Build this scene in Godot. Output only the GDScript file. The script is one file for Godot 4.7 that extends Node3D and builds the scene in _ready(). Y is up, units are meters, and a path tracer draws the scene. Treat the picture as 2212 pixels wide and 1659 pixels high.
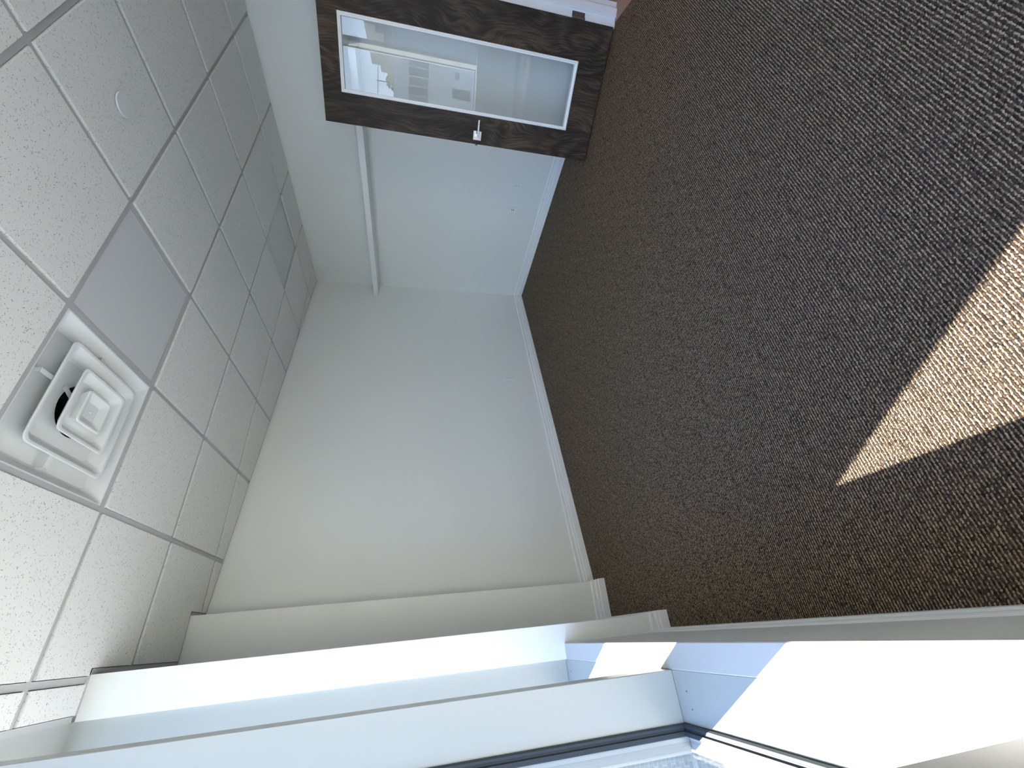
extends Node3D
# Empty corner office seen by a phone held on its side: the room's up points to the left of the picture.
# x runs along the ceiling grid towards the door wall, z towards the photographer, y up, metres.

const H := 2.684            # ceiling height
const P := 0.6096           # ceiling grid module
const XB := 2.841           # right-hand wall (outlets, shelf)
const BACK0 := -2.7124      # back wall: z = BACK0 + BACKS * x
const BACKS := -0.2068
const SILL := 0.615
const WX := -1.2876         # room face of the wall under the windows
const REAR := 4.520
const HINGE := Vector2(2.64, -0.165)
const FREE := Vector2(2.272, -0.997)
const DM := 1.766           # door wall: (x + z) / sqrt 2 on its room face

var M := {}
var used := {}

func _ready() -> void:
	camera_and_light()
	make_materials()
	shell()
	ceiling_grid()
	window_side()
	doorway()
	door()
	fittings()
	outside()

# ------------------------------------------------------------------ camera, sky, sun

func camera_and_light() -> void:
	var cam := Camera3D.new()
	cam.name = "camera"
	var f := Vector3(0.51448, -0.22169, -0.82835)
	var r := Vector3(0.85241, 0.02683, 0.52224)
	var u := r.cross(f)
	add_child(cam)
	cam.transform = Transform3D(Basis(-u, r, -f).orthonormalized(), Vector3(-1.2167, 1.3869, 0.8586))
	cam.fov = 85.97
	cam.near = 0.02
	cam.far = 400.0
	cam.current = true

	var sky := ProceduralSkyMaterial.new()
	sky.sky_top_color = Color(0.34, 0.47, 0.68)
	sky.sky_horizon_color = Color(0.76, 0.845, 0.915)
	sky.sky_curve = 0.2
	sky.sky_energy_multiplier = 1.75
	sky.ground_bottom_color = Color(0.36, 0.35, 0.33)
	sky.ground_horizon_color = Color(0.60, 0.66, 0.72)
	sky.sun_angle_max = 4.0
	var e := Environment.new()
	e.background_mode = Environment.BG_SKY
	e.sky = Sky.new()
	e.sky.sky_material = sky
	e.tonemap_mode = Environment.TONE_MAPPER_LINEAR
	e.tonemap_exposure = 2.9
	e.sdfgi_enabled = true
	e.ssao_enabled = true
	e.ssil_enabled = true
	var we := WorldEnvironment.new()
	we.name = "world_environment"
	we.environment = e
	add_child(we)

	var sun := DirectionalLight3D.new()
	sun.name = "sun"
	add_child(sun)
	var el := deg_to_rad(35.6)
	var towards := Vector3(-0.458 * cos(el), sin(el), -0.889 * cos(el))
	sun.look_at_from_position(Vector3.ZERO, -towards, Vector3.UP)
	sun.light_color = Color(1.0, 0.965, 0.91)
	sun.light_energy = 4.8
	sun.light_angular_distance = 0.55
	sun.shadow_enabled = true

# ------------------------------------------------------------------ small tools

func lin(r: float, g: float, b: float) -> Color:
	return Color(r, g, b).linear_to_srgb()

func numbered(called: String) -> String:
	if not used.has(called):
		used[called] = 0
		return called
	used[called] += 1
	return "%s_%03d" % [called, used[called]]

func tool() -> SurfaceTool:
	var st := SurfaceTool.new()
	st.begin(Mesh.PRIMITIVE_TRIANGLES)
	return st

func tri(st: SurfaceTool, a: Vector3, b: Vector3, c: Vector3) -> void:   # counter-clockwise from outside
	var n := (b - a).cross(c - a)
	if n.length_squared() < 1e-16:
		return
	n = n.normalized()
	for v in [a, c, b]:
		st.set_normal(n)
		st.add_vertex(v)

func quad(st: SurfaceTool, a: Vector3, b: Vector3, c: Vector3, d: Vector3) -> void:
	tri(st, a, b, c)
	tri(st, a, c, d)

func add_box(st: SurfaceTool, lo: Vector3, hi: Vector3, t := Transform3D.IDENTITY) -> void:
	var p := []
	for k in 8:
		p.append(t * Vector3(hi.x if k & 1 else lo.x, hi.y if k & 2 else lo.y, hi.z if k & 4 else lo.z))
	quad(st, p[4], p[5], p[7], p[6])
	quad(st, p[1], p[0], p[2], p[3])
	quad(st, p[5], p[1], p[3], p[7])
	quad(st, p[0], p[4], p[6], p[2])
	quad(st, p[6], p[7], p[3], p[2])
	quad(st, p[0], p[1], p[5], p[4])

func add_soft_box(st: SurfaceTool, lo: Vector3, hi: Vector3, b: float, t := Transform3D.IDENTITY) -> void:   # chamfered on every edge
	b = minf(b, 0.49 * minf(hi.x - lo.x, minf(hi.y - lo.y, hi.z - lo.z)))
	var c := (lo + hi) / 2.0
	var h := (hi - lo) / 2.0
	for ax in 3:
		var a1 := (ax + 1) % 3
		var a2 := (ax + 2) % 3
		for s in [-1.0, 1.0]:
			var q := []
			for w in [[-1, -1], [1, -1], [1, 1], [-1, 1]]:
				var v := Vector3.ZERO
				v[ax] = h[ax] * s
				v[a1] = (h[a1] - b) * w[0]
				v[a2] = (h[a2] - b) * w[1]
				q.append(t * (c + v))
			if s > 0:
				quad(st, q[0], q[1], q[2], q[3])
			else:
				quad(st, q[3], q[2], q[1], q[0])
		for s1 in [-1.0, 1.0]:
			for s2 in [-1.0, 1.0]:
				var q := []
				for w in [[0, -1], [0, 1], [1, 1], [1, -1]]:
					var v := Vector3.ZERO
					v[ax] = (h[ax] - b) * w[1]
					v[a1] = (h[a1] - (b if w[0] == 1 else 0.0)) * s1
					v[a2] = (h[a2] - (b if w[0] == 0 else 0.0)) * s2
					q.append(t * (c + v))
				if s1 * s2 > 0:
					quad(st, q[3], q[2], q[1], q[0])
				else:
					quad(st, q[0], q[1], q[2], q[3])
	for sx in [-1.0, 1.0]:
		for sy in [-1.0, 1.0]:
			for sz in [-1.0, 1.0]:
				var s := Vector3(sx, sy, sz)
				var a := t * (c + Vector3(h.x, h.y - b, h.z - b) * s)
				var d := t * (c + Vector3(h.x - b, h.y, h.z - b) * s)
				var e := t * (c + Vector3(h.x - b, h.y - b, h.z) * s)
				if sx * sy * sz > 0:
					tri(st, a, d, e)
				else:
					tri(st, a, e, d)

func add_prism(st: SurfaceTool, plan: PackedVector2Array, y0: float, y1: float) -> void:   # plan in (x, z)
	var p := plan.duplicate()
	if Geometry2D.is_polygon_clockwise(p):
		p.reverse()
	var n := p.size()
	var order := Geometry2D.triangulate_polygon(p)
	for k in range(0, order.size(), 3):
		var t := [p[order[k]], p[order[k + 1]], p[order[k + 2]]]
		if (t[1] - t[0]).cross(t[2] - t[0]) < 0:
			t.reverse()
		tri(st, Vector3(t[0].x, y1, t[0].y), Vector3(t[2].x, y1, t[2].y), Vector3(t[1].x, y1, t[1].y))
		tri(st, Vector3(t[0].x, y0, t[0].y), Vector3(t[1].x, y0, t[1].y), Vector3(t[2].x, y0, t[2].y))
	var area := 0.0
	for k in n:
		area += p[k].cross(p[(k + 1) % n])
	for k in n:
		var a := p[k]
		var b := p[(k + 1) % n]
		if area > 0:
			quad(st, Vector3(a.x, y0, a.y), Vector3(a.x, y1, a.y), Vector3(b.x, y1, b.y), Vector3(b.x, y0, b.y))
		else:
			quad(st, Vector3(b.x, y0, b.y), Vector3(b.x, y1, b.y), Vector3(a.x, y1, a.y), Vector3(a.x, y0, a.y))

# profile: (distance from the wall, height), swept along plan points with the room on the side of `into`
func add_moulding(st: SurfaceTool, path: Array, profile: Array, into: float) -> void:
	var n := path.size()
	var out := []
	for k in n:
		var d0: Vector2 = (path[k] - path[k - 1]).normalized() if k > 0 else (path[1] - path[0]).normalized()
		var d1: Vector2 = (path[k + 1] - path[k]).normalized() if k < n - 1 else d0
		var n0 := Vector2(-d0.y, d0.x) * into
		var n1 := Vector2(-d1.y, d1.x) * into
		var m := (n0 + n1).normalized()
		out.append(m / maxf(m.dot(n0), 0.2))
	for k in n - 1:
		for j in profile.size():
			var q: Vector2 = profile[j]
			var w: Vector2 = profile[(j + 1) % profile.size()]
			var a0: Vector2 = path[k] + out[k] * q.x
			var a1: Vector2 = path[k + 1] + out[k + 1] * q.x
			var b0: Vector2 = path[k] + out[k] * w.x
			var b1: Vector2 = path[k + 1] + out[k + 1] * w.x
			var v := [Vector3(a0.x, q.y, a0.y), Vector3(a1.x, q.y, a1.y), Vector3(b1.x, w.y, b1.y), Vector3(b0.x, w.y, b0.y)]
			if into > 0:
				quad(st, v[0], v[1], v[2], v[3])
			else:
				quad(st, v[3], v[2], v[1], v[0])
	for side in [0, n - 1]:
		var ring := PackedVector2Array(profile)
		var order := Geometry2D.triangulate_polygon(ring)
		for k in range(0, order.size(), 3):
			var v := []
			for j in 3:
				var q := ring[order[k + j]]
				var a: Vector2 = path[side] + out[side] * q.x
				v.append(Vector3(a.x, q.y, a.y))
			var away: Vector2 = (path[0] - path[1]) if side == 0 else (path[n - 1] - path[n - 2])
			if (v[1] - v[0]).cross(v[2] - v[0]).dot(Vector3(away.x, 0, away.y)) > 0:
				tri(st, v[0], v[1], v[2])
			else:
				tri(st, v[0], v[2], v[1])

func add_loft(st: SurfaceTool, loops: Array, closed_ends := false, flip := false) -> void:   # rings of the same number of points
	for k in loops.size() - 1:
		var a: Array = loops[k]
		var b: Array = loops[k + 1]
		var n := a.size()
		for j in n:
			var j1 := (j + 1) % n
			if flip:
				quad(st, a[j], b[j], b[j1], a[j1])
			else:
				quad(st, a[j], a[j1], b[j1], b[j])
	if closed_ends:
		for side in [0, loops.size() - 1]:
			var ring: Array = loops[side]
			var c := Vector3.ZERO
			for v in ring:
				c += v
			c /= ring.size()
			for j in ring.size():
				var j1 := (j + 1) % ring.size()
				if (side == 0) != flip:
					tri(st, c, ring[j1], ring[j])
				else:
					tri(st, c, ring[j], ring[j1])

func circle(c: Vector3, r: float, ax: Vector3, ay: Vector3, n := 20) -> Array:
	var out := []
	for k in n:
		var a := TAU * k / n
		out.append(c + ax * cos(a) * r + ay * sin(a) * r)
	return out

func round_square(half: float, r: float, y: float, steps := 5) -> Array:   # ring in the xz plane
	var out := []
	for q in 4:
		var a0 := q * PI / 2
		var c := Vector2(half - r, half - r).rotated(a0)
		for k in steps + 1:
			var a := a0 + PI / 2 * k / steps
			out.append(Vector3(c.x + cos(a) * r, y, c.y + sin(a) * r))
	return out

func add_tube(st: SurfaceTool, a: Vector3, b: Vector3, r: float, n := 14) -> void:
	var ax := (b - a).normalized()
	var s := ax.cross(Vector3.UP if absf(ax.y) < 0.9 else Vector3.RIGHT).normalized()
	var t := ax.cross(s)
	add_loft(st, [circle(a, r, s, t, n), circle(b, r, s, t, n)], true)

func put(called: String, st: SurfaceTool, m: Material, parent: Node = self) -> MeshInstance3D:
	var o := MeshInstance3D.new()
	o.name = numbered(called) if parent == self else called
	o.mesh = st.commit()
	o.material_override = null
	o.mesh.surface_set_material(0, m)
	parent.add_child(o, true)
	return o

func share(called: String, mesh: Mesh, at: Vector3, parent: Node) -> MeshInstance3D:
	var o := MeshInstance3D.new()
	o.name = called
	o.mesh = mesh
	o.position = at
	parent.add_child(o, true)
	return o

func mesh_of(st: SurfaceTool, m: Material) -> Mesh:
	var a := st.commit()
	a.surface_set_material(0, m)
	return a

func base(called: String, at := Vector3.ZERO, turn := Basis.IDENTITY) -> Node3D:
	var o := Node3D.new()
	o.name = numbered(called)
	add_child(o)
	o.transform = Transform3D(turn, at)
	return o

func tag(o: Node, label: String, category: String, group := "") -> void:
	o.set_meta("label", label)
	o.set_meta("category", category)
	if group != "":
		o.set_meta("group", group)

func struct(o: Node, label := "", category := "") -> void:
	o.set_meta("kind", "structure")
	if label != "":
		o.set_meta("label", label)
		o.set_meta("category", category)

func back_z(x: float) -> float:
	return BACK0 + BACKS * x

func me(m: float, e: float) -> Vector2:   # door wall axes: m into the hall, e along the wall away from the right-hand wall
	return Vector2(m - e, m + e) / sqrt(2.0)

# ------------------------------------------------------------------ materials

func paint(c: Color, rough: float, spec := 0.5) -> StandardMaterial3D:
	var m := StandardMaterial3D.new()
	m.albedo_color = c
	m.roughness = rough
	m.metallic_specular = spec
	return m

func noise(seed_: int, freq: float, octaves := 4) -> FastNoiseLite:
	var n := FastNoiseLite.new()
	n.seed = seed_
	n.frequency = freq
	n.noise_type = FastNoiseLite.TYPE_SIMPLEX_SMOOTH
	n.fractal_octaves = octaves
	return n

func planar(m: StandardMaterial3D, size: Vector3, world := true) -> void:
	m.uv1_triplanar = true
	m.uv1_world_triplanar = world
	m.uv1_triplanar_sharpness = 8.0
	m.uv1_scale = Vector3(1 / size.x, 1 / size.y, 1 / size.z)

func tex(img: Image) -> ImageTexture:
	return ImageTexture.create_from_image(img)

func make_materials() -> void:
	# wall paint: fine roller stipple
	var stipple := Image.create(256, 256, false, Image.FORMAT_RGB8)
	var ns := noise(3, 0.09, 3)
	for y in 256:
		for x in 256:
			var a := TAU * x / 256.0
			var b := TAU * y / 256.0
			var v := 0.5 + 0.5 * ns.get_noise_3d(cos(a) * 90.0, sin(a) * 90.0 + cos(b) * 90.0, sin(b) * 90.0)
			stipple.set_pixel(x, y, Color(v, v, v))
	var wall := paint(lin(0.845, 0.855, 0.81), 0.6, 0.4)
	wall.heightmap_enabled = true
	wall.heightmap_texture = tex(stipple)
	wall.heightmap_scale = 0.04
	planar(wall, Vector3(0.35, 0.35, 0.35))
	M.wall = wall
	M.trim = paint(lin(0.91, 0.92, 0.90), 0.38)
	M.sill = paint(lin(0.56, 0.56, 0.535), 0.5)
	M.cladding = paint(lin(0.445, 0.465, 0.435), 0.3)
	M.grid = paint(lin(0.50, 0.50, 0.495), 0.5)
	M.plastic = paint(lin(0.86, 0.87, 0.85), 0.35)
	M.dark = paint(lin(0.02, 0.022, 0.025), 0.8)
	M.slot = paint(lin(0.06, 0.06, 0.065), 0.6)
	M.caulk = paint(lin(0.28, 0.27, 0.25), 0.7)
	var alu := paint(lin(0.050, 0.062, 0.070), 0.55, 0.3)
	M.alu = alu
	var chrome := paint(lin(0.72, 0.73, 0.74), 0.18)
	chrome.metallic = 1.0
	M.chrome = chrome
	var bronze := paint(lin(0.16, 0.115, 0.10), 0.45)
	bronze.metallic = 0.4
	M.bronze = bronze
	var pane := StandardMaterial3D.new()
	pane.transparency = BaseMaterial3D.TRANSPARENCY_ALPHA
	pane.albedo_color = Color(0.75, 0.85, 0.85, 0.02)
	pane.roughness = 0.0
	M.pane = pane
	M.enamel = paint(lin(0.80, 0.82, 0.80), 0.42)
	M.acrylic = paint(lin(0.66, 0.67, 0.67), 0.2)

	M.carpet = carpet()
	M.tile = ceiling_tile_material()
	M.wood = walnut()

	M.hall_floor = paint(lin(0.34, 0.19, 0.15), 0.5)
	M.facade = paint(lin(0.72, 0.66, 0.58), 0.8)
	M.grey_facade = paint(lin(0.34, 0.36, 0.37), 0.8)
	M.dark_facade = paint(lin(0.085, 0.082, 0.075), 0.85)
	M.white_stone = paint(lin(0.75, 0.75, 0.73), 0.7)
	M.dark_glass = paint(lin(0.03, 0.035, 0.04), 0.2)
	M.paving = paint(lin(0.37, 0.36, 0.33), 0.85)
	M.mortar = paint(lin(0.30, 0.315, 0.32), 0.9)
	M.brick_a = paint(lin(0.13, 0.15, 0.165), 0.75)
	M.brick_b = paint(lin(0.15, 0.17, 0.185), 0.75)
	M.brick_c = paint(lin(0.115, 0.135, 0.15), 0.75)
	M.leaf = paint(lin(0.06, 0.10, 0.04), 0.7)
	M.bark = paint(lin(0.08, 0.06, 0.045), 0.85)
	M.ledge = paint(lin(0.62, 0.58, 0.50), 0.8)
	var glow := paint(Color(1, 0.9, 0.8), 0.5)
	glow.emission_enabled = true
	glow.emission = Color(1.0, 0.82, 0.66)
	glow.emission_energy_multiplier = 0.6
	M.lamp = glow

func carpet() -> StandardMaterial3D:
	# low loop pile: pale tan loops in straight rows over dark brown yarn, 40 rows of 10 mm
	const N := 1024
	const ROWS := 40
	const LOOPS := 58
	var col := PackedFloat32Array()
	var hgt := PackedFloat32Array()
	col.resize(N * N * 3)
	hgt.resize(N * N)
	var rng := RandomNumberGenerator.new()
	rng.seed = 11
	for k in N * N:
		var w := rng.randf()
		var d := 0.016 + 0.060 * w * w
		col[k * 3] = d * 1.04
		col[k * 3 + 1] = d * 0.92
		col[k * 3 + 2] = d * 0.88
		hgt[k] = 0.10 + 0.12 * w
	var rh := float(N) / ROWS
	var lw := float(N) / LOOPS
	# dark loops between, then pale loops on top
	for layer in 2:
		for r in ROWS:
			var shift := rng.randf() * lw
			for l in LOOPS:
				var cx := (l + 0.5 + rng.randf_range(-0.30, 0.30)) * lw + shift
				var cy := (r + (0.30 if layer == 1 else 0.80) + rng.randf_range(-0.10, 0.10)) * rh
				var a := lw * rng.randf_range(0.46, 0.74)
				var b := rh * (rng.randf_range(0.19, 0.29) if layer == 1 else rng.randf_range(0.18, 0.36))
				var lean := rng.randf_range(-0.30, 0.65)
				var tone := rng.randf_range(0.55, 1.30) if layer == 1 else rng.randf_range(0.35, 1.9)
				var c := Vector3(0.360, 0.275, 0.178) * tone if layer == 1 else Vector3(0.048, 0.031, 0.023) * tone
				if layer == 1 and rng.randf() < 0.08:
					c *= 0.35
				var top := 1.0 if layer == 1 else 0.62
				for y in range(floori(cy - b - 3), ceili(cy + b + 4)):
					for x in range(floori(cx - a), ceili(cx + a + 1)):
						var dx := (x - cx) / a
						var dy := (y - cy - (x - cx) * lean * 0.5) / b
						var q := dx * dx + dy * dy
						if q < 1.0:
							var k := posmod(y, N) * N + posmod(x, N)
							var hh := top * (0.35 + 0.65 * sqrt(1.0 - q))
							if hh > hgt[k]:
								var yarn := 0.86 + 0.28 * absf(sin((x * 0.9 + y * 1.7) * 0.55 + l))
								hgt[k] = hh
								col[k * 3] = c.x * yarn
								col[k * 3 + 1] = c.y * yarn
								col[k * 3 + 2] = c.z * yarn
	var bytes := PackedByteArray()
	var hb := PackedByteArray()
	bytes.resize(N * N * 3)
	hb.resize(N * N)
	for k in N * N:
		for j in 3:
			bytes[k * 3 + j] = clampi(int(255.0 * pow(minf(col[k * 3 + j], 1.0), 1.0 / 2.2)), 0, 255)
		hb[k] = clampi(int(hgt[k] * 255.0), 0, 255)
	var m := paint(Color.WHITE, 0.95, 0.2)
	m.albedo_texture = tex(Image.create_from_data(N, N, false, Image.FORMAT_RGB8, bytes))
	m.heightmap_enabled = true
	m.heightmap_texture = tex(Image.create_from_data(N, N, false, Image.FORMAT_L8, hb))
	m.heightmap_scale = 0.25
	var s := ROWS * 0.0100
	planar(m, Vector3(s, s, s))
	return m

func ceiling_tile_material() -> StandardMaterial3D:
	# mineral fibre: fine sand grain, pin holes and short worm tracks
	const N := 1024
	var img := Image.create(N, N, false, Image.FORMAT_RGB8)
	var hgt := Image.create(N, N, false, Image.FORMAT_L8)
	var rng := RandomNumberGenerator.new()
	rng.seed = 29
	for y in N:
		for x in N:
			var v := 0.93 + rng.randf_range(-0.022, 0.022)
			img.set_pixel(x, y, Color(v, v, v * 0.985))
			hgt.set_pixel(x, y, Color(v * 0.95, 0, 0))
	for k in 4200:
		var p := Vector2(rng.randf() * N, rng.randf() * N)
		var a := rng.randf() * TAU
		var deep := rng.randf_range(0.46, 0.74)
		var long := rng.randi_range(1, 3) if rng.randf() < 0.78 else rng.randi_range(4, 9)
		for s in long:
			a += rng.randf_range(-0.5, 0.5)
			p += Vector2(cos(a), sin(a)) * 1.1
			var w := 1 if rng.randf() < 0.6 else 2
			for dy in w:
				for dx in w:
					var x := posmod(int(p.x) + dx, N)
					var y := posmod(int(p.y) + dy, N)
					img.set_pixel(x, y, Color(deep, deep, deep * 0.97))
					hgt.set_pixel(x, y, Color(0.15, 0, 0))
	var m := paint(lin(0.97, 0.97, 0.95), 0.9, 0.2)
	m.albedo_texture = tex(img)
	m.heightmap_enabled = true
	m.heightmap_texture = tex(hgt)
	m.heightmap_scale = 0.12
	planar(m, Vector3(0.83, 0.83, 0.83))
	return m

func walnut() -> StandardMaterial3D:
	# dark stained veneer: long grain with cathedral swirls and a few knots
	const W := 512
	const L := 1024
	var img := Image.create(W, L, false, Image.FORMAT_RGB8)
	var warp := noise(5, 0.004, 3)
	var big := noise(8, 0.006, 3)
	var fine := noise(13, 0.05, 3)
	var knots := [Vector3(60, 150, 60), Vector3(420, 430, 80), Vector3(80, 800, 70), Vector3(455, 930, 60), Vector3(250, 60, 50), Vector3(400, 700, 46)]
	for y in L:
		for x in W:
			var u := x + 46.0 * warp.get_noise_2d(x * 1.2, y * 0.55)
			var v := y * 1.0
			var bend := 0.0
			for k in knots:
				var dx: float = (x - k.x) / k.z
				var dy: float = (y - k.y) / (k.z * 2.1)
				bend += exp(-(dx * dx + dy * dy)) * 2.4
			var ring := sin((u * 0.055 + bend * 5.0 + 2.6 * big.get_noise_2d(u * 1.6, v * 0.28)) * 2.0)
			var grain := fine.get_noise_2d(u * 4.6, v * 0.22)
			var shade := 0.5 + 0.5 * big.get_noise_2d(u * 0.9 + 700.0, v * 0.35)
			var t := clampf(0.40 + 0.12 * ring + 0.42 * grain + 0.55 * (shade - 0.5), 0.0, 1.0)
			var c := Color(0.014, 0.011, 0.009).lerp(Color(0.165, 0.112, 0.066), t * t * 0.95 + 0.05)
			img.set_pixel(x, y, Color(c.r, c.g, c.b).linear_to_srgb())
	var m := paint(Color.WHITE, 0.5, 0.32)
	m.albedo_texture = tex(img)
	planar(m, Vector3(1.15, 2.3, 1.15), false)
	return m

# ------------------------------------------------------------------ the room

func room_plan() -> PackedVector2Array:
	var hinge_side := me(DM, 0.0)
	return PackedVector2Array([
		Vector2(XB, back_z(XB)), Vector2(-0.9497, back_z(-0.9497)), Vector2(-0.9497, -2.3119), Vector2(-1.2019, -2.3119),
		Vector2(-1.2019, -1.5505), Vector2(-1.3575, -1.5505), Vector2(-1.3575, REAR), Vector2(1.72, REAR),
		Vector2(1.72, DM * sqrt(2.0) - 1.72), Vector2(XB, DM * sqrt(2.0) - XB)])

func shell() -> void:
	var st := tool()
	var plan := PackedVector2Array([
		Vector2(XB + 0.1, back_z(XB) - 0.2), Vector2(-1.45, back_z(-1.45) - 0.2), Vector2(-1.45, REAR + 0.1), Vector2(1.8, REAR + 0.1),
		Vector2(1.8, 0.8), me(DM + 0.03, -0.9), me(DM + 0.03, -2.1), Vector2(XB + 0.1, -0.3)])
	add_prism(st, plan, -0.15, 0.0)
	struct(put("floor", st, M.carpet), "dark brown loop-pile carpet with pale straight rows", "floor")

	# back wall, askew to the grid
	st = tool()
	var t := 0.18
	add_prism(st, PackedVector2Array([
		Vector2(XB + 0.2, back_z(XB + 0.2)), Vector2(-1.4, back_z(-1.4)), Vector2(-1.4, back_z(-1.4) - t), Vector2(XB + 0.2, back_z(XB + 0.2) - t)]), 0.0, H + 0.35)
	struct(put("wall_back", st, M.wall), "long plain white wall with a single outlet", "wall")

	# right-hand wall up to the slanted door wall
	st = tool()
	var zd := DM * sqrt(2.0) - XB
	add_prism(st, PackedVector2Array([
		Vector2(XB, back_z(XB)), Vector2(XB + t, back_z(XB + t)), Vector2(XB + t, zd + t * 0.42), Vector2(XB, zd)]), 0.0, H + 0.35)
	struct(put("wall_right", st, M.wall), "white wall carrying the long shelf and two outlets", "wall")

	# two stepped pilasters at the window end of the back wall
	st = tool()
	add_prism(st, PackedVector2Array([
		Vector2(-0.9497, back_z(-0.9497) - 0.02), Vector2(-0.9497, -2.3119), Vector2(-1.2019, -2.3119), Vector2(-1.2019, back_z(-1.2019) - 0.02)]), 0.0, H + 0.3)
	struct(put("wall_pilaster", st, M.wall), "narrow white pilaster stepping out beside the back wall", "pilaster")
	st = tool()
	add_prism(st, PackedVector2Array([
		Vector2(-1.2019, -2.6), Vector2(-1.2019, -1.5505), Vector2(-1.3575, -1.5505), Vector2(-1.3575, -2.6)]), 0.0, H + 0.3)
	struct(put("wall_pilaster", st, M.wall), "white pilaster ending the row of windows", "pilaster")
	st = tool()
	add_prism(st, PackedVector2Array([
		Vector2(-1.3575, -2.9), Vector2(-1.3575, -1.5645), Vector2(-1.5720, -1.5645), Vector2(-1.5720, -2.9)]), -3.0, H + 0.5)
	struct(put("wall_left", st, M.cladding), "pale metal jamb closing the far window", "wall")

	# wall under the windows
	st = tool()
	add_box(st, Vector3(-1.552, -0.2, -1.56), Vector3(WX, SILL - 0.012, REAR + 0.1))
	struct(put("wall_left", st, M.wall), "low white wall under the windows", "wall")
	st = tool()
	add_box(st, Vector3(-1.552, H + 0.012, -1.57), Vector3(-1.34, H + 0.5, REAR + 0.1))
	struct(put("wall_left", st, M.cladding), "metal head panel above the windows", "wall")

	# walls behind the photographer
	st = tool()
	add_box(st, Vector3(-1.56, 0.0, REAR), Vector3(1.9, H + 0.35, REAR + 0.15))
	struct(put("wall_rear", st, M.wall), "plain white wall behind the photographer", "wall")
	st = tool()
	add_box(st, Vector3(1.72, 0.0, 0.80), Vector3(1.87, H + 0.35, REAR))
	struct(put("wall_rear", st, M.wall), "short white wall beside the doorway", "wall")

	# baseboards
	var prof := [Vector2(0, 0), Vector2(0.0160, 0), Vector2(0.0160, 0.046), Vector2(0.0150, 0.050), Vector2(0.0100, 0.0505), Vector2(0.0095, 0.060), Vector2(0.0125, 0.064), Vector2(0.0125, 0.068),
		Vector2(0.0080, 0.071), Vector2(0.0060, 0.086), Vector2(0.0100, 0.090), Vector2(0.0100, 0.104), Vector2(0.0060, 0.110), Vector2(0, 0.110)]
	st = tool()
	var zc := back_z(XB)
	add_moulding(st, [Vector2(-0.9497, back_z(-0.9497)), Vector2(XB, zc)], prof, 1.0)
	struct(put("baseboard_back", st, M.trim), "moulded white baseboard along the back wall", "baseboard")
	st = tool()
	add_moulding(st, [Vector2(XB, zc), Vector2(XB, zd)], prof, 1.0)
	struct(put("baseboard_right", st, M.trim), "moulded white baseboard under the outlets", "baseboard")
	st = tool()
	add_moulding(st, [Vector2(-1.2019, -2.3119), Vector2(-0.9497, -2.3119), Vector2(-0.9497, back_z(-0.9497))], prof, 1.0)
	struct(put("baseboard_pilaster", st, M.trim), "white baseboard wrapping the first pilaster", "baseboard")
	st = tool()
	add_moulding(st, [Vector2(WX, -1.5505), Vector2(-1.2019, -1.5505), Vector2(-1.2019, -2.3119)], prof, 1.0)
	struct(put("baseboard_pilaster", st, M.trim), "white baseboard wrapping the pilaster by the window", "baseboard")
	st = tool()
	add_moulding(st, [Vector2(WX, REAR), Vector2(WX, -1.5505)], prof, 1.0)
	struct(put("baseboard_left", st, M.trim), "white baseboard along the low window wall", "baseboard")
	st = tool()
	add_moulding(st, [Vector2(1.72, REAR), Vector2(WX, REAR)], prof, 1.0)
	struct(put("baseboard_rear", st, M.trim), "white baseboard behind the photographer", "baseboard")

# ------------------------------------------------------------------ ceiling

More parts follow.
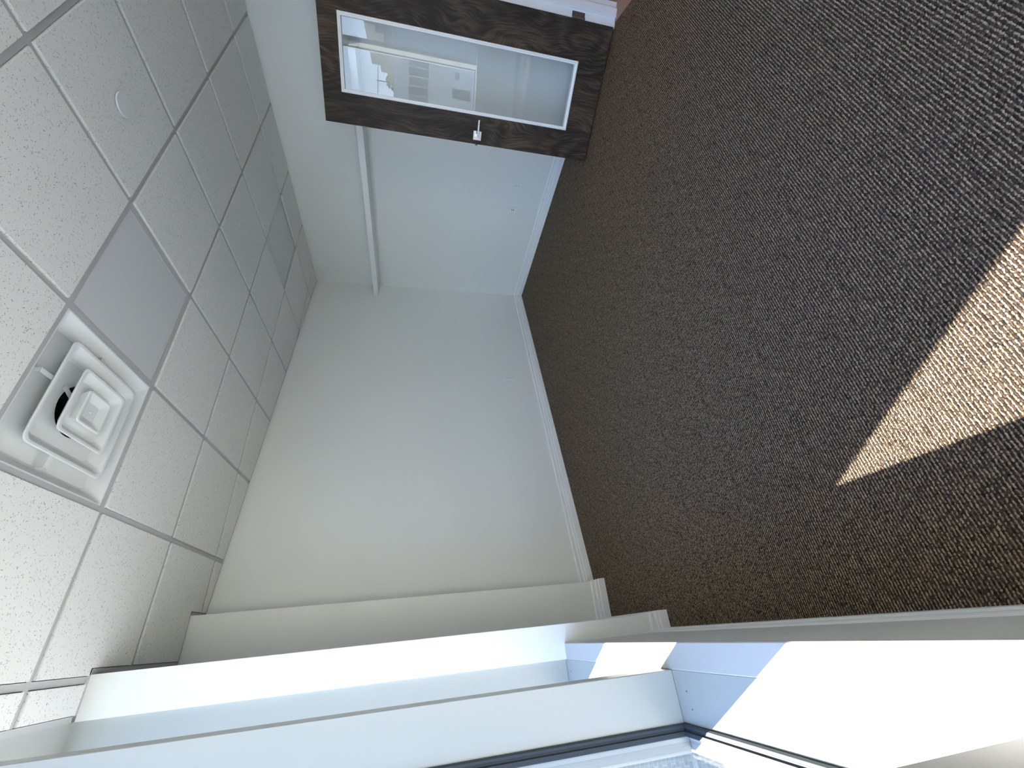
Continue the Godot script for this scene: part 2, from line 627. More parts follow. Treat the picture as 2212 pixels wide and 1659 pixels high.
func ceiling_grid() -> void:
	var c := base("ceiling")
	struct(c, "suspended ceiling of white mineral fibre tiles in a metal grid", "ceiling")
	var plan := room_plan()
	var st := tool()
	var above := PackedVector2Array([Vector2(XB + 0.15, back_z(XB) - 0.15), Vector2(-1.5, back_z(-1.5) - 0.1), Vector2(-1.5, REAR + 0.1), Vector2(1.85, REAR + 0.1), Vector2(1.85, 0.9), Vector2(XB + 0.15, -0.3)])
	add_prism(st, above, H + 0.22, H + 0.34)
	put("ceiling_deck", st, M.grid, c)

	# wall angle all round
	var ang := [Vector2(0, H - 0.0015), Vector2(0.021, H - 0.0015), Vector2(0.021, H + 0.001), Vector2(0.002, H + 0.001), Vector2(0.002, H + 0.022), Vector2(0, H + 0.022)]
	for k in plan.size():
		st = tool()
		add_moulding(st, [plan[(k + 1) % plan.size()], plan[k]], ang, 1.0)
		put("wall_angle", st, M.grid, c)

	# tees, cut to the room
	for i in range(-5, 6):
		var z := -i * P
		for piece in Geometry2D.intersect_polygons(PackedVector2Array([Vector2(-2, z - 0.012), Vector2(3.4, z - 0.012), Vector2(3.4, z + 0.012), Vector2(-2, z + 0.012)]), plan):
			st = tool()
			add_prism(st, piece, H, H + 0.0015)
			put("main_tee", st, M.grid, c)
	for j in range(-2, 5):
		var x := j * P
		for piece in Geometry2D.intersect_polygons(PackedVector2Array([Vector2(x - 0.012, -4), Vector2(x + 0.012, -4), Vector2(x + 0.012, 4), Vector2(x - 0.012, 4)]), plan):
			st = tool()
			add_prism(st, piece, H + 0.0002, H + 0.0017)
			put("cross_tee", st, M.grid, c)

	# tiles with a dropped face
	var inner := Geometry2D.offset_polygon(plan, -0.0235, Geometry2D.JOIN_MITER)[0]
	var whole: Mesh = null
	for i in range(-5, 6):
		for j in range(-3, 6):
			if (i == 1 and (j == -1 or j == 0)) or (i == 3 and j == 3):
				continue
			var g := 0.0145
			var x0 := j * P + g
			var x1 := (j + 1) * P - g
			var z0 := -(i + 1) * P + g
			var z1 := -i * P - g
			for piece in Geometry2D.intersect_polygons(PackedVector2Array([Vector2(x0, z0), Vector2(x1, z0), Vector2(x1, z1), Vector2(x0, z1)]), inner):
				var mid := Vector2.ZERO
				for q in piece:
					mid += q / piece.size()
				var area := 0.0
				for q in piece.size():
					area += piece[q].cross(piece[(q + 1) % piece.size()]) / 2
				if absf(area) < 0.0006:
					continue
				if absf(absf(area) - (x1 - x0) * (z1 - z0)) < 1e-5:
					if whole == null:
						var h := (x1 - x0) / 2
						st = tool()
						add_tile(st, PackedVector2Array([Vector2(-h, -h), Vector2(h, -h), Vector2(h, h), Vector2(-h, h)]))
						whole = mesh_of(st, M.tile)
					share("ceiling_tile", whole, Vector3(mid.x, H, mid.y), c)
				else:
					st = tool()
					var moved := PackedVector2Array()
					for q in piece:
						moved.append(q - mid)
					add_tile(st, moved)
					put("ceiling_tile", st, M.tile, c).position = Vector3(mid.x, H, mid.y)

func add_tile(st: SurfaceTool, outline: PackedVector2Array) -> void:
	var p := outline.duplicate()
	if Geometry2D.is_polygon_clockwise(p):
		p.reverse()
	var face := Geometry2D.offset_polygon(p, -0.0012, Geometry2D.JOIN_MITER)
	if face.is_empty() or face[0].size() != p.size():
		add_prism(st, p, -0.009, 0.012)
		return
	add_prism(st, p, -0.0078, 0.012)
	add_prism(st, face[0], -0.009, -0.0078)

# ------------------------------------------------------------------ windows

func window_side() -> void:
	var piers := [-0.5675, 0.4570, 1.4810, 2.5050, 3.5290]     # middle of each pier between the bays
	var hw := 0.0330
	# continuous drywall stool in front of the piers
	var s := base("trim_1", Vector3(0, SILL, 0))
	struct(s, "white window stool in front of the piers", "sill")
	var st := tool()
	add_soft_box(st, Vector3(-1.3575, -0.012, -1.5505), Vector3(WX + 0.001, 0.0, REAR), 0.0025)
	put("stool_board", st, M.sill, s)

	for k in piers.size():
		var z: float = piers[k]
		st = tool()
		add_soft_box(st, Vector3(-1.552, SILL - 0.006, z - hw), Vector3(-1.3575, H + 0.03, z + hw), 0.002)
		var o := put("trim_%d" % (k + 2), st, M.cladding)
		struct(o, ["pale metal-clad pier between the two visible windows", "pale metal-clad pier nearest the photographer", "pale metal-clad pier mirrored in the door glass", "pale metal-clad pier behind the photographer", "last pale metal-clad pier by the rear wall"][k], "pier")

	var edges := [-1.5645, -0.6005, -0.5345, 0.4240, 0.4900, 1.4480, 1.5140, 2.4720, 2.5380, 3.4960, 3.5620, REAR]
	for b in 6:
		var z0: float = edges[b * 2]
		var z1: float = edges[b * 2 + 1]
		var w := base("window_%d" % (b + 1), Vector3(-1.5, SILL, (z0 + z1) / 2))
		struct(w, ["tall window in the far bay beside the pilaster", "tall window bay with the sunlit metal sill", "window bay beside the photographer", "first window bay behind the photographer", "second window bay behind the photographer", "window bay by the rear wall"][b], "window")
		var h := (z1 - z0) / 2
		var top := H + 0.012 - SILL
		# metal sill plate
		st = tool()
		add_soft_box(st, Vector3(0.016, -0.02, -h), Vector3(0.1425, -0.002, h), 0.0015)
		var sill := put("sill_plate", st, M.cladding, w)
		# joint under the pier side
		for e in [-1, 1]:
			st = tool()
			add_box(st, Vector3(0.016, -0.0035, e * h - 0.0018), Vector3(0.1425, -0.0005, e * h + 0.0018))
			put("sealant", st, M.caulk, w)
		for q in [[0.093, 0.055], [0.052, 0.062]]:
			st = tool()
			add_loft(st, [circle(Vector3(q[0], -0.003, -h + q[1]), 0.0024, Vector3.RIGHT, Vector3.FORWARD, 10), circle(Vector3(q[0], -0.0012, -h + q[1]), 0.0018, Vector3.RIGHT, Vector3.FORWARD, 10)], true)
			put("screw", st, M.slot, sill)
		# aluminium frame
		st = tool()
		add_rail(st, h)
		put("bottom_rail", st, M.alu, w)
		st = tool()
		add_box(st, Vector3(-0.018, top - 0.014, -h), Vector3(0.016, top, h))
		put("top_rail", st, M.alu, w)
		for e in [-1.0, 1.0]:
			st = tool()
			add_stile(st, h, top, e)
			put("stile", st, M.alu, w)
		st = tool()
		add_box(st, Vector3(-0.020, 0.001, -h + 0.004), Vector3(-0.014, top - 0.004, h - 0.004))
		put("glass_pane", st, M.pane, w)
		# stone ledge outside
		st = tool()
		add_box(st, Vector3(-0.043, -0.09, -h - 0.02), Vector3(-0.018, -0.008, h + 0.02))
		put("outer_ledge", st, M.ledge, w)

func add_rail(st: SurfaceTool, h: float) -> void:   # ridged extrusion lying on the sill
	var prof := [Vector2(0.016, -0.02), Vector2(0.016, 0.0035), Vector2(0.012, 0.0065), Vector2(0.006, 0.0065), Vector2(0.004, 0.003), Vector2(0.000, 0.003), Vector2(-0.002, 0.008), Vector2(-0.012, 0.008), Vector2(-0.014, 0.004), Vector2(-0.0145, -0.02)]
	for k in prof.size():
		var a: Vector2 = prof[k]
		var b: Vector2 = prof[(k + 1) % prof.size()]
		quad(st, Vector3(a.x, a.y, -h), Vector3(a.x, a.y, h), Vector3(b.x, b.y, h), Vector3(b.x, b.y, -h))

func add_stile(st: SurfaceTool, h: float, top: float, e: float) -> void:
	var prof := [Vector2(0.016, 0), Vector2(0.016, 0.0035), Vector2(0.012, 0.0065), Vector2(0.006, 0.0065), Vector2(0.004, 0.003), Vector2(0.000, 0.003), Vector2(-0.002, 0.008), Vector2(-0.012, 0.008), Vector2(-0.014, 0.004), Vector2(-0.0145, 0)]
	for k in prof.size() - 1:
		var a: Vector2 = prof[k]
		var b: Vector2 = prof[k + 1]
		var v := [Vector3(a.x, 0.004, e * (h - a.y)), Vector3(a.x, top, e * (h - a.y)), Vector3(b.x, top, e * (h - b.y)), Vector3(b.x, 0.004, e * (h - b.y))]
		if e > 0:
			quad(st, v[0], v[1], v[2], v[3])
		else:
			quad(st, v[3], v[2], v[1], v[0])

# ------------------------------------------------------------------ door wall and door

func add_me_box(st: SurfaceTool, m0: float, m1: float, e0: float, e1: float, y0: float, y1: float) -> void:
	add_prism(st, PackedVector2Array([me(m0, e0), me(m1, e0), me(m1, e1), me(m0, e1)]), y0, y1)

func doorway() -> void:
	var e0 := -1.993
	var e1 := e0 + 0.925
	var hh := 2.155
	var st := tool()
	add_prism(st, PackedVector2Array([Vector2(XB, DM * sqrt(2.0) - XB), me(DM, e0 - 0.006), me(DM + 0.145, e0 - 0.006), me(DM + 0.145, -2.14)]), 0.0, H + 0.35)
	struct(put("wall_door", st, M.wall), "short white wall on the hinge side of the doorway", "wall")
	st = tool()
	add_prism(st, PackedVector2Array([me(DM, e1 + 0.006), Vector2(1.72, DM * sqrt(2.0) - 1.72), Vector2(1.87, DM * sqrt(2.0) - 1.60), me(DM + 0.145, e1 + 0.006)]), 0.0, H + 0.35)
	struct(put("wall_door", st, M.wall), "short white wall on the latch side of the doorway", "wall")
	st = tool()
	add_me_box(st, DM, DM + 0.145, e0 - 0.006, e1 + 0.006, hh + 0.01, H + 0.35)
	struct(put("wall_door", st, M.wall), "white wall above the doorway", "wall")

	# painted frame: rabbet, stop, rabbet, and a narrow face on the room side
	var f := base("trim_7")
	struct(f, "white moulded door frame with a bronze hinge", "door frame")
	var prof := [Vector2(0, -0.05), Vector2(-0.012, -0.05), Vector2(-0.014, -0.004), Vector2(-0.010, 0.0), Vector2(0.045, 0.0), Vector2(0.047, 0.003), Vector2(0.047, 0.016), Vector2(0.050, 0.018), Vector2(0.104, 0.018), Vector2(0.107, 0.016), Vector2(0.108, 0.002), Vector2(0.111, 0.0), Vector2(0.152, 0.0), Vector2(0.155, -0.004), Vector2(0.155, -0.05), Vector2(0.145, -0.05), Vector2(0.145, -0.006), Vector2(0.0, -0.006)]
	for side in 2:
		var plan := PackedVector2Array()
		for q in prof:
			plan.append(me(DM + q.x, e0 + q.y if side == 0 else e1 - q.y))
		st = tool()
		add_prism(st, plan, 0.0, hh + 0.05)
		put("jamb", st, M.trim, f)
	st = tool()
	add_me_box(st, DM - 0.014, DM + 0.155, e0, e1, hh, hh + 0.05)
	put("head", st, M.trim, f)
	for y in [0.245, 1.05, 1.85]:
		st = tool()
		add_me_box(st, DM - 0.006, DM + 0.034, e0 - 0.001, e0 + 0.0022, y, y + 0.10)
		var leaf := put("hinge_leaf", st, M.bronze, f)
		for q in [[0.012, 0.02], [0.022, 0.05], [0.012, 0.08]]:
			st = tool()
			var c := me(DM + q[0], e0 + 0.0022)
			var ax := me(1, 0)
			var out := me(0, 1)
			add_loft(st, [circle(Vector3(c.x, y + q[1], c.y), 0.004, Vector3(ax.x, 0, ax.y), Vector3.UP, 8), circle(Vector3(c.x + out.x * 0.001, y + q[1], c.y + out.y * 0.001), 0.003, Vector3(ax.x, 0, ax.y), Vector3.UP, 8)], true)
			put("screw", st, M.slot, leaf)

	# hall beyond the opening
	st = tool()
	add_me_box(st, DM + 0.02, DM + 1.9, e0 - 0.7, e1 + 0.5, -0.15, 0.003)
	struct(put("floor_hall", st, M.hall_floor), "reddish brown hall floor beyond the doorway", "floor")
	st = tool()
	add_me_box(st, DM + 1.75, DM + 1.9, e0 - 0.7, e1 + 0.5, 0.0, H + 0.35)
	struct(put("wall_hall", st, M.wall), "hall wall facing the doorway", "wall")
	for e in [e0 - 0.7, e1 + 0.4]:
		st = tool()
		add_me_box(st, DM + 0.14, DM + 1.76, e, e + 0.1, 0.0, H + 0.35)
		struct(put("wall_hall", st, M.wall), "side wall of the hall" if e > -2.0 else "side wall of the hall behind the hinges", "wall")
	st = tool()
	add_me_box(st, DM + 0.14, DM + 1.9, e0 - 0.7, e1 + 0.5, H, H + 0.35)
	struct(put("ceiling_hall", st, M.wall), "plain ceiling of the hall", "ceiling")
	var lp := me(DM + 0.9, (e0 + e1) / 2)
	var lamp := base("hall_lamp", Vector3(lp.x, H, lp.y))
	tag(lamp, "round glowing ceiling lamp in the hall beyond the doorway", "lamp")
	st = tool()
	add_loft(st, [circle(Vector3(0, 0, 0), 0.15, Vector3.RIGHT, Vector3.BACK, 24), circle(Vector3(0, -0.03, 0), 0.15, Vector3.RIGHT, Vector3.BACK, 24)], true, true)
	put("lamp_rim", st, M.enamel, lamp)
	st = tool()
	add_loft(st, [circle(Vector3(0, -0.03, 0), 0.135, Vector3.RIGHT, Vector3.BACK, 24), circle(Vector3(0, -0.045, 0), 0.11, Vector3.RIGHT, Vector3.BACK, 24)], true, true)
	put("lamp_glass", st, M.lamp, lamp)
	var glow := OmniLight3D.new()
	glow.name = "hall_light"
	glow.position = Vector3(lp.x, H - 0.10, lp.y)
	glow.light_color = Color(1.0, 0.84, 0.70)
	glow.light_energy = 0.10
	glow.omni_range = 8.0
	glow.omni_attenuation = 2.0
	glow.light_size = 0.1
	glow.shadow_enabled = true
	add_child(glow)

func door() -> void:
	var d := (FREE - HINGE).normalized()
	var x_axis := Vector3(-d.x, 0, -d.y)
	var z_axis := x_axis.cross(Vector3.UP)
	var o := base("door_1", Vector3(HINGE.x, 0.012, HINGE.y), Basis(x_axis, Vector3.UP, z_axis))
	struct(o, "open dark walnut door with a tall white-framed glass light", "door")
	var wd := 0.910
	var top := 2.122
	var s0 := 0.243
	var s1 := 0.708
	var y0 := 0.222
	var y1 := 1.992
	var t := 0.045
	# slab as one veneered frame around the light
	var st := tool()
	var outer := [Vector2(-wd, 0), Vector2(0, 0), Vector2(0, top), Vector2(-wd, top)]
	var holes := [Vector2(-s1 + 0.008, y0 + 0.008), Vector2(-s0 - 0.008, y0 + 0.008), Vector2(-s0 - 0.008, y1 - 0.008), Vector2(-s1 + 0.008, y1 - 0.008)]
	for k in 4:
		var a: Vector2 = outer[k]
		var b: Vector2 = outer[(k + 1) % 4]
		var c: Vector2 = holes[(k + 1) % 4]
		var e: Vector2 = holes[k]
		quad(st, Vector3(a.x, a.y, 0), Vector3(b.x, b.y, 0), Vector3(c.x, c.y, 0), Vector3(e.x, e.y, 0))
		quad(st, Vector3(e.x, e.y, -t), Vector3(c.x, c.y, -t), Vector3(b.x, b.y, -t), Vector3(a.x, a.y, -t))
		quad(st, Vector3(a.x, a.y, -t), Vector3(b.x, b.y, -t), Vector3(b.x, b.y, 0), Vector3(a.x, a.y, 0))
		quad(st, Vector3(e.x, e.y, 0), Vector3(c.x, c.y, 0), Vector3(c.x, c.y, -t), Vector3(e.x, e.y, -t))
	put("door_leaf", st, M.wood, o)
	# white glazing frame: four mitred bars on each face
	var bar := [Vector2(0, 0), Vector2(0, 0.006), Vector2(0.004, 0.010), Vector2(0.012, 0.010), Vector2(0.014, 0.006), Vector2(0.022, 0.004), Vector2(0.024, -0.019)]
	var rim := [Vector2(-s1, y0), Vector2(-s0, y0), Vector2(-s0, y1), Vector2(-s1, y1)]
	for face in 2:
		for k in 4:
			st = tool()
			for j in bar.size() - 1:
				var q := []
				for w in [[k, j], [(k + 1) % 4, j], [(k + 1) % 4, j + 1], [k, j + 1]]:
					var c: Vector2 = rim[w[0]]
					var inn := Vector2(1 if w[0] in [0, 3] else -1, 1 if w[0] < 2 else -1)
					var p: Vector2 = c + inn * bar[w[1]].x
					var z: float = bar[w[1]].y if face == 0 else -t - bar[w[1]].y
					q.append(Vector3(p.x, p.y, z))
				if face == 0:
					quad(st, q[0], q[1], q[2], q[3])
				else:
					quad(st, q[3], q[2], q[1], q[0])
			put("glazing_bead", st, M.trim, o)
	st = tool()
	add_box(st, Vector3(-s1 + 0.014, y0 + 0.014, -0.0255), Vector3(-s0 - 0.014, y1 - 0.014, -0.0195))
	put("glass_pane", st, M.pane, o)
	# lever sets on both faces
	var hy := 0.957
	var hs := -0.848
	for face in 2:
		var sz := 1.0 if face == 0 else -1.0
		var z := 0.0 if face == 0 else -t
		st = tool()
		add_soft_box(st, Vector3(hs - 0.033, hy - 0.033, minf(z, z + sz * 0.008)), Vector3(hs + 0.033, hy + 0.033, maxf(z, z + sz * 0.008)), 0.0015)
		var rose := put("rose", st, M.chrome, o)
		st = tool()
		add_tube(st, Vector3(hs, hy, z + sz * 0.008), Vector3(hs, hy, z + sz * 0.052), 0.010, 18)
		put("spindle", st, M.chrome, rose)
		st = tool()
		add_soft_box(st, Vector3(hs - 0.011, hy - 0.0085, minf(z + sz * 0.044, z + sz * 0.056)), Vector3(hs + 0.112, hy + 0.0085, maxf(z + sz * 0.044, z + sz * 0.056)), 0.003)
		put("lever", st, M.chrome, rose)
	st = tool()
	add_soft_box(st, Vector3(-wd - 0.0012, hy - 0.028, -t + 0.010), Vector3(-wd + 0.002, hy + 0.028, -0.010), 0.0008)
	var plate := put("latch_plate", st, M.bronze, o)
	st = tool()
	add_prism(st, PackedVector2Array([Vector2(-wd, -0.030), Vector2(-wd, -0.016), Vector2(-wd - 0.011, -0.017), Vector2(-wd - 0.011, -0.022)]), hy - 0.009, hy + 0.009)
	put("latch_bolt", st, M.bronze, plate)
	for y in [0.283, 1.088, 1.888]:
		st = tool()
		add_tube(st, Vector3(0.006, y - 0.05, -0.002), Vector3(0.006, y + 0.05, -0.002), 0.0065, 12)
		put("hinge_knuckle", st, M.bronze, o)

# ------------------------------------------------------------------ fittings

func fittings() -> void:
	# long box shelf
	var st := tool()
	var zw := back_z(XB - 0.238)
	add_prism(st, PackedVector2Array([Vector2(XB, back_z(XB)), Vector2(XB - 0.238, zw), Vector2(XB - 0.238, -0.62), Vector2(XB, -0.62)]), 1.913, 1.966)
	var shelf := put("wall_shelf", st, M.trim)
	tag(shelf, "long white box shelf high on the wall behind the door", "shelf")

	outlet(Vector3(XB, 0.420, -1.665), Basis(Vector3(0, 0, 1), Vector3.UP, Vector3(-1, 0, 0)), true, "white duplex outlet nearer the door")
	outlet(Vector3(XB, 0.405, -1.955), Basis(Vector3(0, 0, 1), Vector3.UP, Vector3(-1, 0, 0)), false, "white data plate with two round jacks, nearer the corner")
	var nrm := Vector3(-BACKS, 0, 1).normalized()
	var ax := Vector3.UP.cross(nrm)
	outlet(Vector3(1.236, 0.392, back_z(1.236)), Basis(ax, Vector3.UP, nrm), true, "single white duplex outlet on the long back wall")

	diffuser()
	light_panel(Vector3(P * 0.5, H, -P * 1.5), "bluish unlit flat light panel beside the air diffuser")
	light_panel(Vector3(P * 3.5, H, -P * 3.5), "dark grey unlit light panel near the far corner")

	var sp := base("sprinkler_cover", Vector3(0.900, H - 0.009, -0.335))
	tag(sp, "round white sprinkler cover plate in a ceiling tile", "sprinkler")
	st = tool()
	add_loft(st, [circle(Vector3(0, 0.002, 0), 0.044, Vector3.RIGHT, Vector3.BACK, 32), circle(Vector3(0, -0.004, 0), 0.044, Vector3.RIGHT, Vector3.BACK, 32)], true, true)
	put("cup", st, M.slot, sp)
	st = tool()
	add_loft(st, [circle(Vector3(0, -0.004, 0), 0.049, Vector3.RIGHT, Vector3.BACK, 40), circle(Vector3(0, -0.0095, 0), 0.050, Vector3.RIGHT, Vector3.BACK, 40), circle(Vector3(0, -0.0105, 0), 0.049, Vector3.RIGHT, Vector3.BACK, 40)], true, true)
	put("cover_plate", st, M.enamel, sp)

func outlet(at: Vector3, turn: Basis, duplex: bool, label: String) -> void:
	var o := base("wall_outlet" if duplex else "data_plate", at, turn)
	tag(o, label, "outlet")
	var st := tool()
	add_soft_box(st, Vector3(-0.035, -0.057, 0), Vector3(0.035, 0.057, 0.0065), 0.003)
	put("cover_plate", st, M.plastic, o)
	if duplex:
		for s in [-1.0, 1.0]:
			st = tool()
			var c := Vector3(0, s * 0.0195, 0)
			var ring := [[], []]
			for k in 24:
				var a := TAU * k / 24
				var p := Vector2(cos(a) * 0.0172, clampf(sin(a) * 0.0172, -0.0135, 0.0135))
				ring[0].append(c + Vector3(p.x, p.y, 0.0060))
				ring[1].append(c + Vector3(p.x, p.y, 0.0080))
			add_loft(st, ring, true)
			var face := put("socket", st, M.plastic, o)
			for q in [[-0.0064, 0.004, 0.0010, 0.0040], [0.0064, 0.004, 0.0010, 0.0034], [0.0, -0.006, 0.0024, 0.0024]]:
				st = tool()
				add_box(st, c + Vector3(q[0] - q[2], q[1] - q[3], 0.0078), c + Vector3(q[0] + q[2], q[1] + q[3], 0.0083))
				put("slot", st, M.slot, face)
		st = tool()
		add_loft(st, [circle(Vector3(0, 0, 0.006), 0.003, Vector3.RIGHT, Vector3.UP, 10), circle(Vector3(0, 0, 0.0075), 0.0024, Vector3.RIGHT, Vector3.UP, 10)], true)
		put("screw", st, M.chrome, o)
	else:
		for y in [-0.008, 0.010]:
			st = tool()
			add_loft(st, [circle(Vector3(0, y, 0.006), 0.0055, Vector3.RIGHT, Vector3.UP, 14), circle(Vector3(0, y, 0.0105), 0.0048, Vector3.RIGHT, Vector3.UP, 14)], true)
			put("jack", st, M.slot, o)
		for y in [-0.042, 0.042]:
			st = tool()
			add_loft(st, [circle(Vector3(0, y, 0.006), 0.003, Vector3.RIGHT, Vector3.UP, 10), circle(Vector3(0, y, 0.0072), 0.0024, Vector3.RIGHT, Vector3.UP, 10)], true)
			put("screw", st, M.chrome, o)

func light_panel(at: Vector3, label: String) -> void:
	var o := base("ceiling_light_panel", at)
	tag(o, label, "light panel", "unlit ceiling light panels")
	var h := P / 2 - 0.004
	var st := tool()
	for k in 4:
		var a := k * PI / 2
		var t := Transform3D(Basis(Vector3.UP, a), Vector3.ZERO)
		var q := [Vector3(-h, 0.0022, h), Vector3(h, 0.0022, h), Vector3(h - 0.016, 0.0022, h - 0.016), Vector3(-h + 0.016, 0.0022, h - 0.016)]
		quad(st, t * q[3], t * q[2], t * q[1], t * q[0])
		var u := [Vector3(-h + 0.016, 0.0022, h - 0.016), Vector3(h - 0.016, 0.0022, h - 0.016), Vector3(h - 0.019, 0.005, h - 0.019), Vector3(-h + 0.019, 0.005, h - 0.019)]
		quad(st, t * u[3], t * u[2], t * u[1], t * u[0])
	put("panel_frame", st, M.grid, o)
	st = tool()
	add_box(st, Vector3(-h + 0.016, 0.0045, -h + 0.016), Vector3(h - 0.016, 0.020, h - 0.016))
	put("diffuser_sheet", st, M.acrylic, o)

func diffuser() -> void:
	var o := base("air_diffuser", Vector3(-P * 0.5, H, -P * 1.5))
	tag(o, "square white ceiling air diffuser of nested louvre cones", "vent")
	var st := tool()
	# flange and back pan
	add_loft(st, [round_square(0.3035, 0.004, 0.0035), round_square(0.3035, 0.004, 0.0012), round_square(0.288, 0.012, 0.0012), round_square(0.284, 0.014, 0.004), round_square(0.248, 0.022, 0.046), round_square(0.238, 0.024, 0.052), round_square(0.10, 0.03, 0.052)], false, true)
	put("back_pan", st, M.enamel, o)
	# outer cone: a stamped bowl with the round duct opening in its middle
	var n := 24
	var lip := 0.210
	st = tool()
	add_loft(st, [round_square(0.165, 0.026, 0.031), round_square(0.199, 0.030, -0.003), round_square(lip, 0.030, -0.008), round_square(lip, 0.030, -0.010), round_square(lip - 0.004, 0.029, -0.0115), round_square(lip - 0.013, 0.027, -0.0105), round_square(lip - 0.022, 0.026, -0.003), round_square(0.165, 0.026, 0.024), round_square(0.155, 0.026, 0.030)], false, true)
	add_loft(st, [round_square(0.155, 0.026, 0.030), round_square(0.109, 0.1089, 0.030)], false, true)
	put("louvre_cone", st, M.enamel, o)
	st = tool()
	add_loft(st, [circle(Vector3(0, 0.028, 0), 0.112, Vector3.RIGHT, Vector3.BACK, 36), circle(Vector3(0, 0.028, 0), 0.104, Vector3.RIGHT, Vector3.BACK, 36), circle(Vector3(0, 0.036, 0), 0.107, Vector3.RIGHT, Vector3.BACK, 36)], false, true)
	put("duct_rim", st, M.enamel, o)
	st = tool()
	add_loft(st, [circle(Vector3(0, 0.034, 0), 0.108, Vector3.RIGHT, Vector3.BACK, 36), circle(Vector3(0, 0.17, 0), 0.108, Vector3.RIGHT, Vector3.BACK, 36), circle(Vector3(0, 0.17, 0), 0.001, Vector3.RIGHT, Vector3.BACK, 36)], false, true)
	put("duct_neck", st, M.dark, o)
	st = tool()
	add_loft(st, [round_square(0.100, 0.020, 0.000), round_square(0.123, 0.022, -0.022), round_square(0.1325, 0.022, -0.028), round_square(0.1325, 0.022, -0.0305), round_square(0.129, 0.021, -0.032), round_square(0.120, 0.020, -0.031), round_square(0.112, 0.019, -0.024), round_square(0.094, 0.018, -0.006), round_square(0.080, 0.016, -0.003), round_square(0.02, 0.016, -0.003)], false, true)
	put("louvre_cone", st, M.enamel, o)
	st = tool()
	add_loft(st, [round_square(0.060, 0.012, 0.002), round_square(0.068, 0.012, -0.030), round_square(0.066, 0.012, -0.033), round_square(0.060, 0.011, -0.033), round_square(0.032, 0.008, -0.018), round_square(0.030, 0.008, -0.018)], true, true)
	var mid := put("centre_cone", st, M.enamel, o)
	st = tool()
	add_loft(st, [circle(Vector3(0, -0.0175, 0), 0.006, Vector3.RIGHT, Vector3.BACK, 12), circle(Vector3(0, -0.0205, 0), 0.004, Vector3.RIGHT, Vector3.BACK, 12)], true, true)
	put("screw", st, M.enamel, mid)
	# hangers between pan and outer cone, and the strap across the duct
	for q in [[0.0, 0.045], [PI / 2, -0.02], [PI, 0.0], [PI * 1.5, 0.03]]:
		st = tool()
		var t := Transform3D(Basis(Vector3.UP, q[0]), Vector3.ZERO)
		add_box(st, Vector3(q[1] - 0.009, 0.014, 0.186), Vector3(q[1] + 0.009, 0.0155, 0.247), t)
		add_box(st, Vector3(q[1] - 0.009, 0.014, 0.246), Vector3(q[1] + 0.009, 0.040, 0.2475), t)
		put("hanger", st, M.enamel, o)
	st = tool()
	add_box(st, Vector3(-0.010, 0.020, -0.109), Vector3(0.010, 0.0215, 0.125), Transform3D(Basis(Vector3.UP, 0.42), Vector3.ZERO))
	put("strap", st, M.enamel, o)

# ------------------------------------------------------------------ outside

func outside() -> void:
	var st := tool()
	add_box(st, Vector3(-70, -8.4, -60), Vector3(-1.3, -8.0, 60))
	struct(put("ground", st, M.paving), "pale paved ground outside the windows", "ground")

	# brick pier seen through the bottom of the near window
	var bp := base("brick_pier", Vector3(-2.95, -4.4, -7.3))
	tag(bp, "pale blue-grey brick pier outside the near window", "pier")
	st = tool()
	add_box(st, Vector3(-0.56, -3.6, -0.26), Vector3(0.50, 5.72, 0.252))
	put("mortar_core", st, M.mortar, bp)
	st = tool()
	add_soft_box(st, Vector3(-0.62, 5.72, -0.30), Vector3(0.56, 5.80, 0.30), 0.01)
	put("cap_stone", st, M.white_stone, bp)
	var kinds := []
	for m in [M.brick_a, M.brick_b, M.brick_c]:
		st = tool()
		add_soft_box(st, Vector3(-0.114, 0, -0.05), Vector3(0.114, 0.062, 0.0), 0.004)
		kinds.append(mesh_of(st, m))
	var rng := RandomNumberGenerator.new()
	rng.seed = 4
	for row in 76:
		for k in 4:
			var x := -0.43 + k * 0.25 + (0.06 if row % 2 else -0.0)
			if row == 18:
				continue
			share("brick", kinds[rng.randi() % 3], Vector3(x, row * 0.0745 + 0.006, 0.26), bp)

	beige_building()
	grey_building()
	var rt := base("rooftop_tank", Vector3(-27.0, 2.0, 9.7))
	tag(rt, "stepped dark rooftop tank seen above the beige building in the door glass", "tank")
	st = tool()
	add_box(st, Vector3(-1, -10, -0.65), Vector3(1, 2.05, 0.45))
	put("tank_base", st, M.dark_facade, rt)
	st = tool()
	add_box(st, Vector3(-0.6, 2.05, -0.1), Vector3(0.6, 2.45, 0.42))
	put("tank_middle", st, M.dark_facade, rt)
	st = tool()
	add_box(st, Vector3(-0.3, 2.45, 0.05), Vector3(0.3, 2.8, 0.36))
	put("tank_top", st, M.dark_facade, rt)
	var pole := base("utility_pole", Vector3(-26.5, -8.0, 12.3))
	tag(pole, "thin utility pole standing behind the beige building", "pole")
	st = tool()
	add_tube(st, Vector3.ZERO, Vector3(0, 12.75, 0), 0.03, 10)
	put("shaft", st, M.bark, pole)
	st = tool()
	add_tube(st, Vector3(0, 12.6, -9), Vector3(0, 12.6, 6), 0.018, 6)
	put("wire", st, M.bark, pole)
	tree(Vector3(-25.4, -8.0, 11.9))

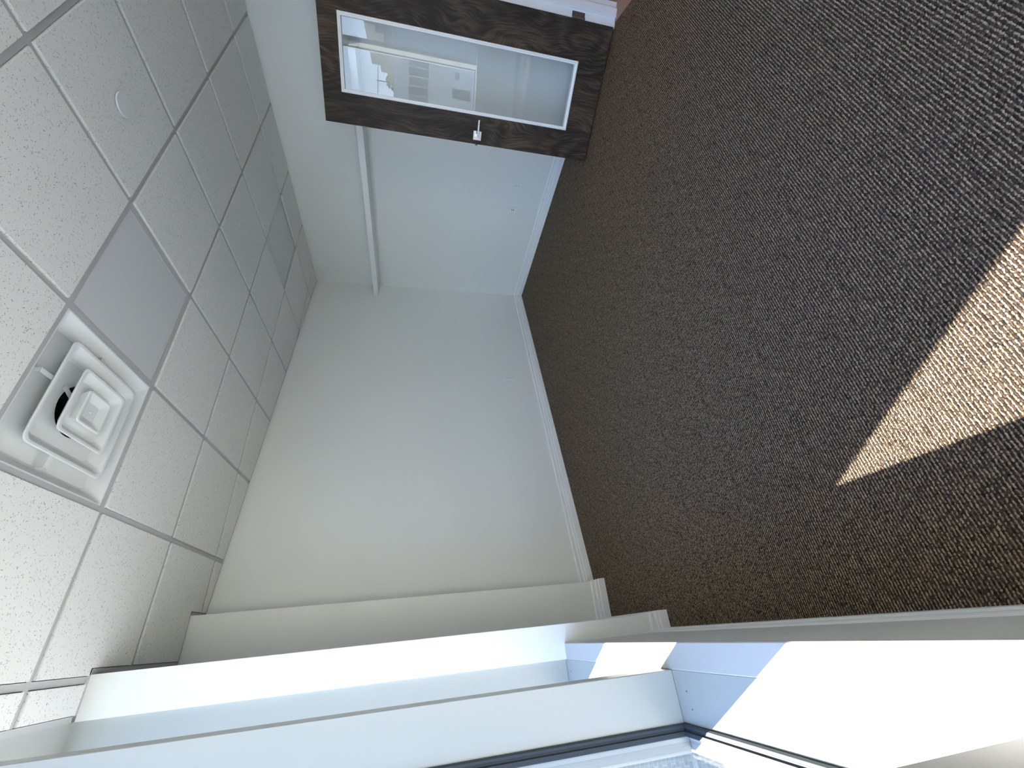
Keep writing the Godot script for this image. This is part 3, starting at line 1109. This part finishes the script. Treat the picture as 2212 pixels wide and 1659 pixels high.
func beige_building() -> void:
	var o := base("office_building", Vector3(-20, -3.0, 0))
	tag(o, "beige building across the street with a long window band", "building")
	var st := tool()
	add_box(st, Vector3(-3.0, -5, -14), Vector3(0, 6.05, 11.15))
	put("wall", st, M.facade, o)
	st = tool()
	add_box(st, Vector3(-3.05, 6.05, -14.05), Vector3(0.06, 6.13, 11.2))
	put("coping", st, M.white_stone, o)
	st = tool()
	add_box(st, Vector3(0, 5.98, -14.05), Vector3(0.03, 6.02, 11.2))
	put("coping_drip", st, M.white_stone, o)
	for band in 3:
		var z0 := 6.6 - band * 5.4
		var w := base_child("window", o, Vector3(0, 4.28, z0))
		st = tool()
		add_box(st, Vector3(0.0, 0, 0), Vector3(0.02, 1.05, 4.33))
		put("pane", st, M.dark_glass, w)
		st = tool()
		add_box(st, Vector3(0.0, -0.10, -0.05), Vector3(0.07, 0.0, 4.38))
		put("sill", st, M.white_stone, w)
		for k in 9:
			st = tool()
			add_box(st, Vector3(0.015, 0, 4.22 - k * 0.47 - 0.03), Vector3(0.05, 1.05, 4.22 - k * 0.47 + 0.03))
			put("mullion", st, M.white_stone, w)
	for q in [[2.95, 1.95, 9.14, 9.66], [2.6, 2.85, 10.16, 10.46], [2.95, 1.95, 6.6, 7.1], [2.95, 1.95, 3.0, 3.5]]:
		var w := base_child("window", o, Vector3(0, minf(q[0], q[1]), q[2]))
		st = tool()
		add_box(st, Vector3(0, 0, 0), Vector3(0.02, absf(q[0] - q[1]), q[3] - q[2]))
		put("pane", st, M.dark_glass, w)
	st = tool()
	add_box(st, Vector3(0, 3.53, 10.61), Vector3(0.3, 4.02, 10.9))
	put("wall_cabinet", st, M.white_stone, o)
	st = tool()
	for k in 3:
		add_box(st, Vector3(0, 1.55 + 0.12 * k, 5.0), Vector3(0.5 - 0.12 * k, 1.62 + 0.12 * k, 11.0))
	put("canopy", st, M.white_stone, o)

func base_child(called: String, parent: Node, at: Vector3) -> Node3D:
	var n := Node3D.new()
	n.name = called
	parent.add_child(n, true)
	n.position = at
	return n

func grey_building() -> void:
	var o := base("stepped_building", Vector3(-20.4, -3.0, 11.25))
	tag(o, "grey building with a stepped roofline beside the beige one", "building")
	var st := tool()
	add_box(st, Vector3(-4, -5, 0), Vector3(0, 6.25, 9))
	put("wall", st, M.grey_facade, o)
	st = tool()
	add_box(st, Vector3(-4, 6.25, 0.02), Vector3(-0.02, 6.72, 9))
	put("upper_storey", st, M.dark_facade, o)
	st = tool()
	add_box(st, Vector3(-4, 6.72, 0.62), Vector3(-0.02, 7.18, 9))
	put("roof_step", st, M.dark_facade, o)
	st = tool()
	add_box(st, Vector3(-4, 7.18, 0.98), Vector3(-0.02, 7.75, 9))
	put("roof_step", st, M.dark_facade, o)
	st = tool()
	add_box(st, Vector3(0, 6.22, 0.0), Vector3(0.05, 6.29, 1.0))
	put("band_course", st, M.white_stone, o)

func tree(at: Vector3) -> void:
	var o := base("street_tree", at)
	tag(o, "small round-topped tree rising behind the beige building", "tree")
	var st := tool()
	add_tube(st, Vector3.ZERO, Vector3(0, 11.1, 0), 0.12, 10)
	put("trunk", st, M.bark, o)
	var rng := RandomNumberGenerator.new()
	rng.seed = 9
	st = tool()
	for k in 260:
		var v := Vector3(rng.randfn(), rng.randfn(), rng.randfn()).normalized() * (0.55 * pow(rng.randf(), 0.4))
		var c := Vector3(0, 11.45, 0) + v * Vector3(1, 0.95, 1)
		var a := Vector3(rng.randfn(), rng.randfn(), rng.randfn()).normalized() * 0.12
		var b := a.cross(Vector3(rng.randfn(), rng.randfn(), rng.randfn())).normalized() * 0.07
		quad(st, c - a, c - b, c + a, c + b)
	var leaves := put("crown", st, M.leaf, o)
	leaves.set_meta("kind", "stuff")
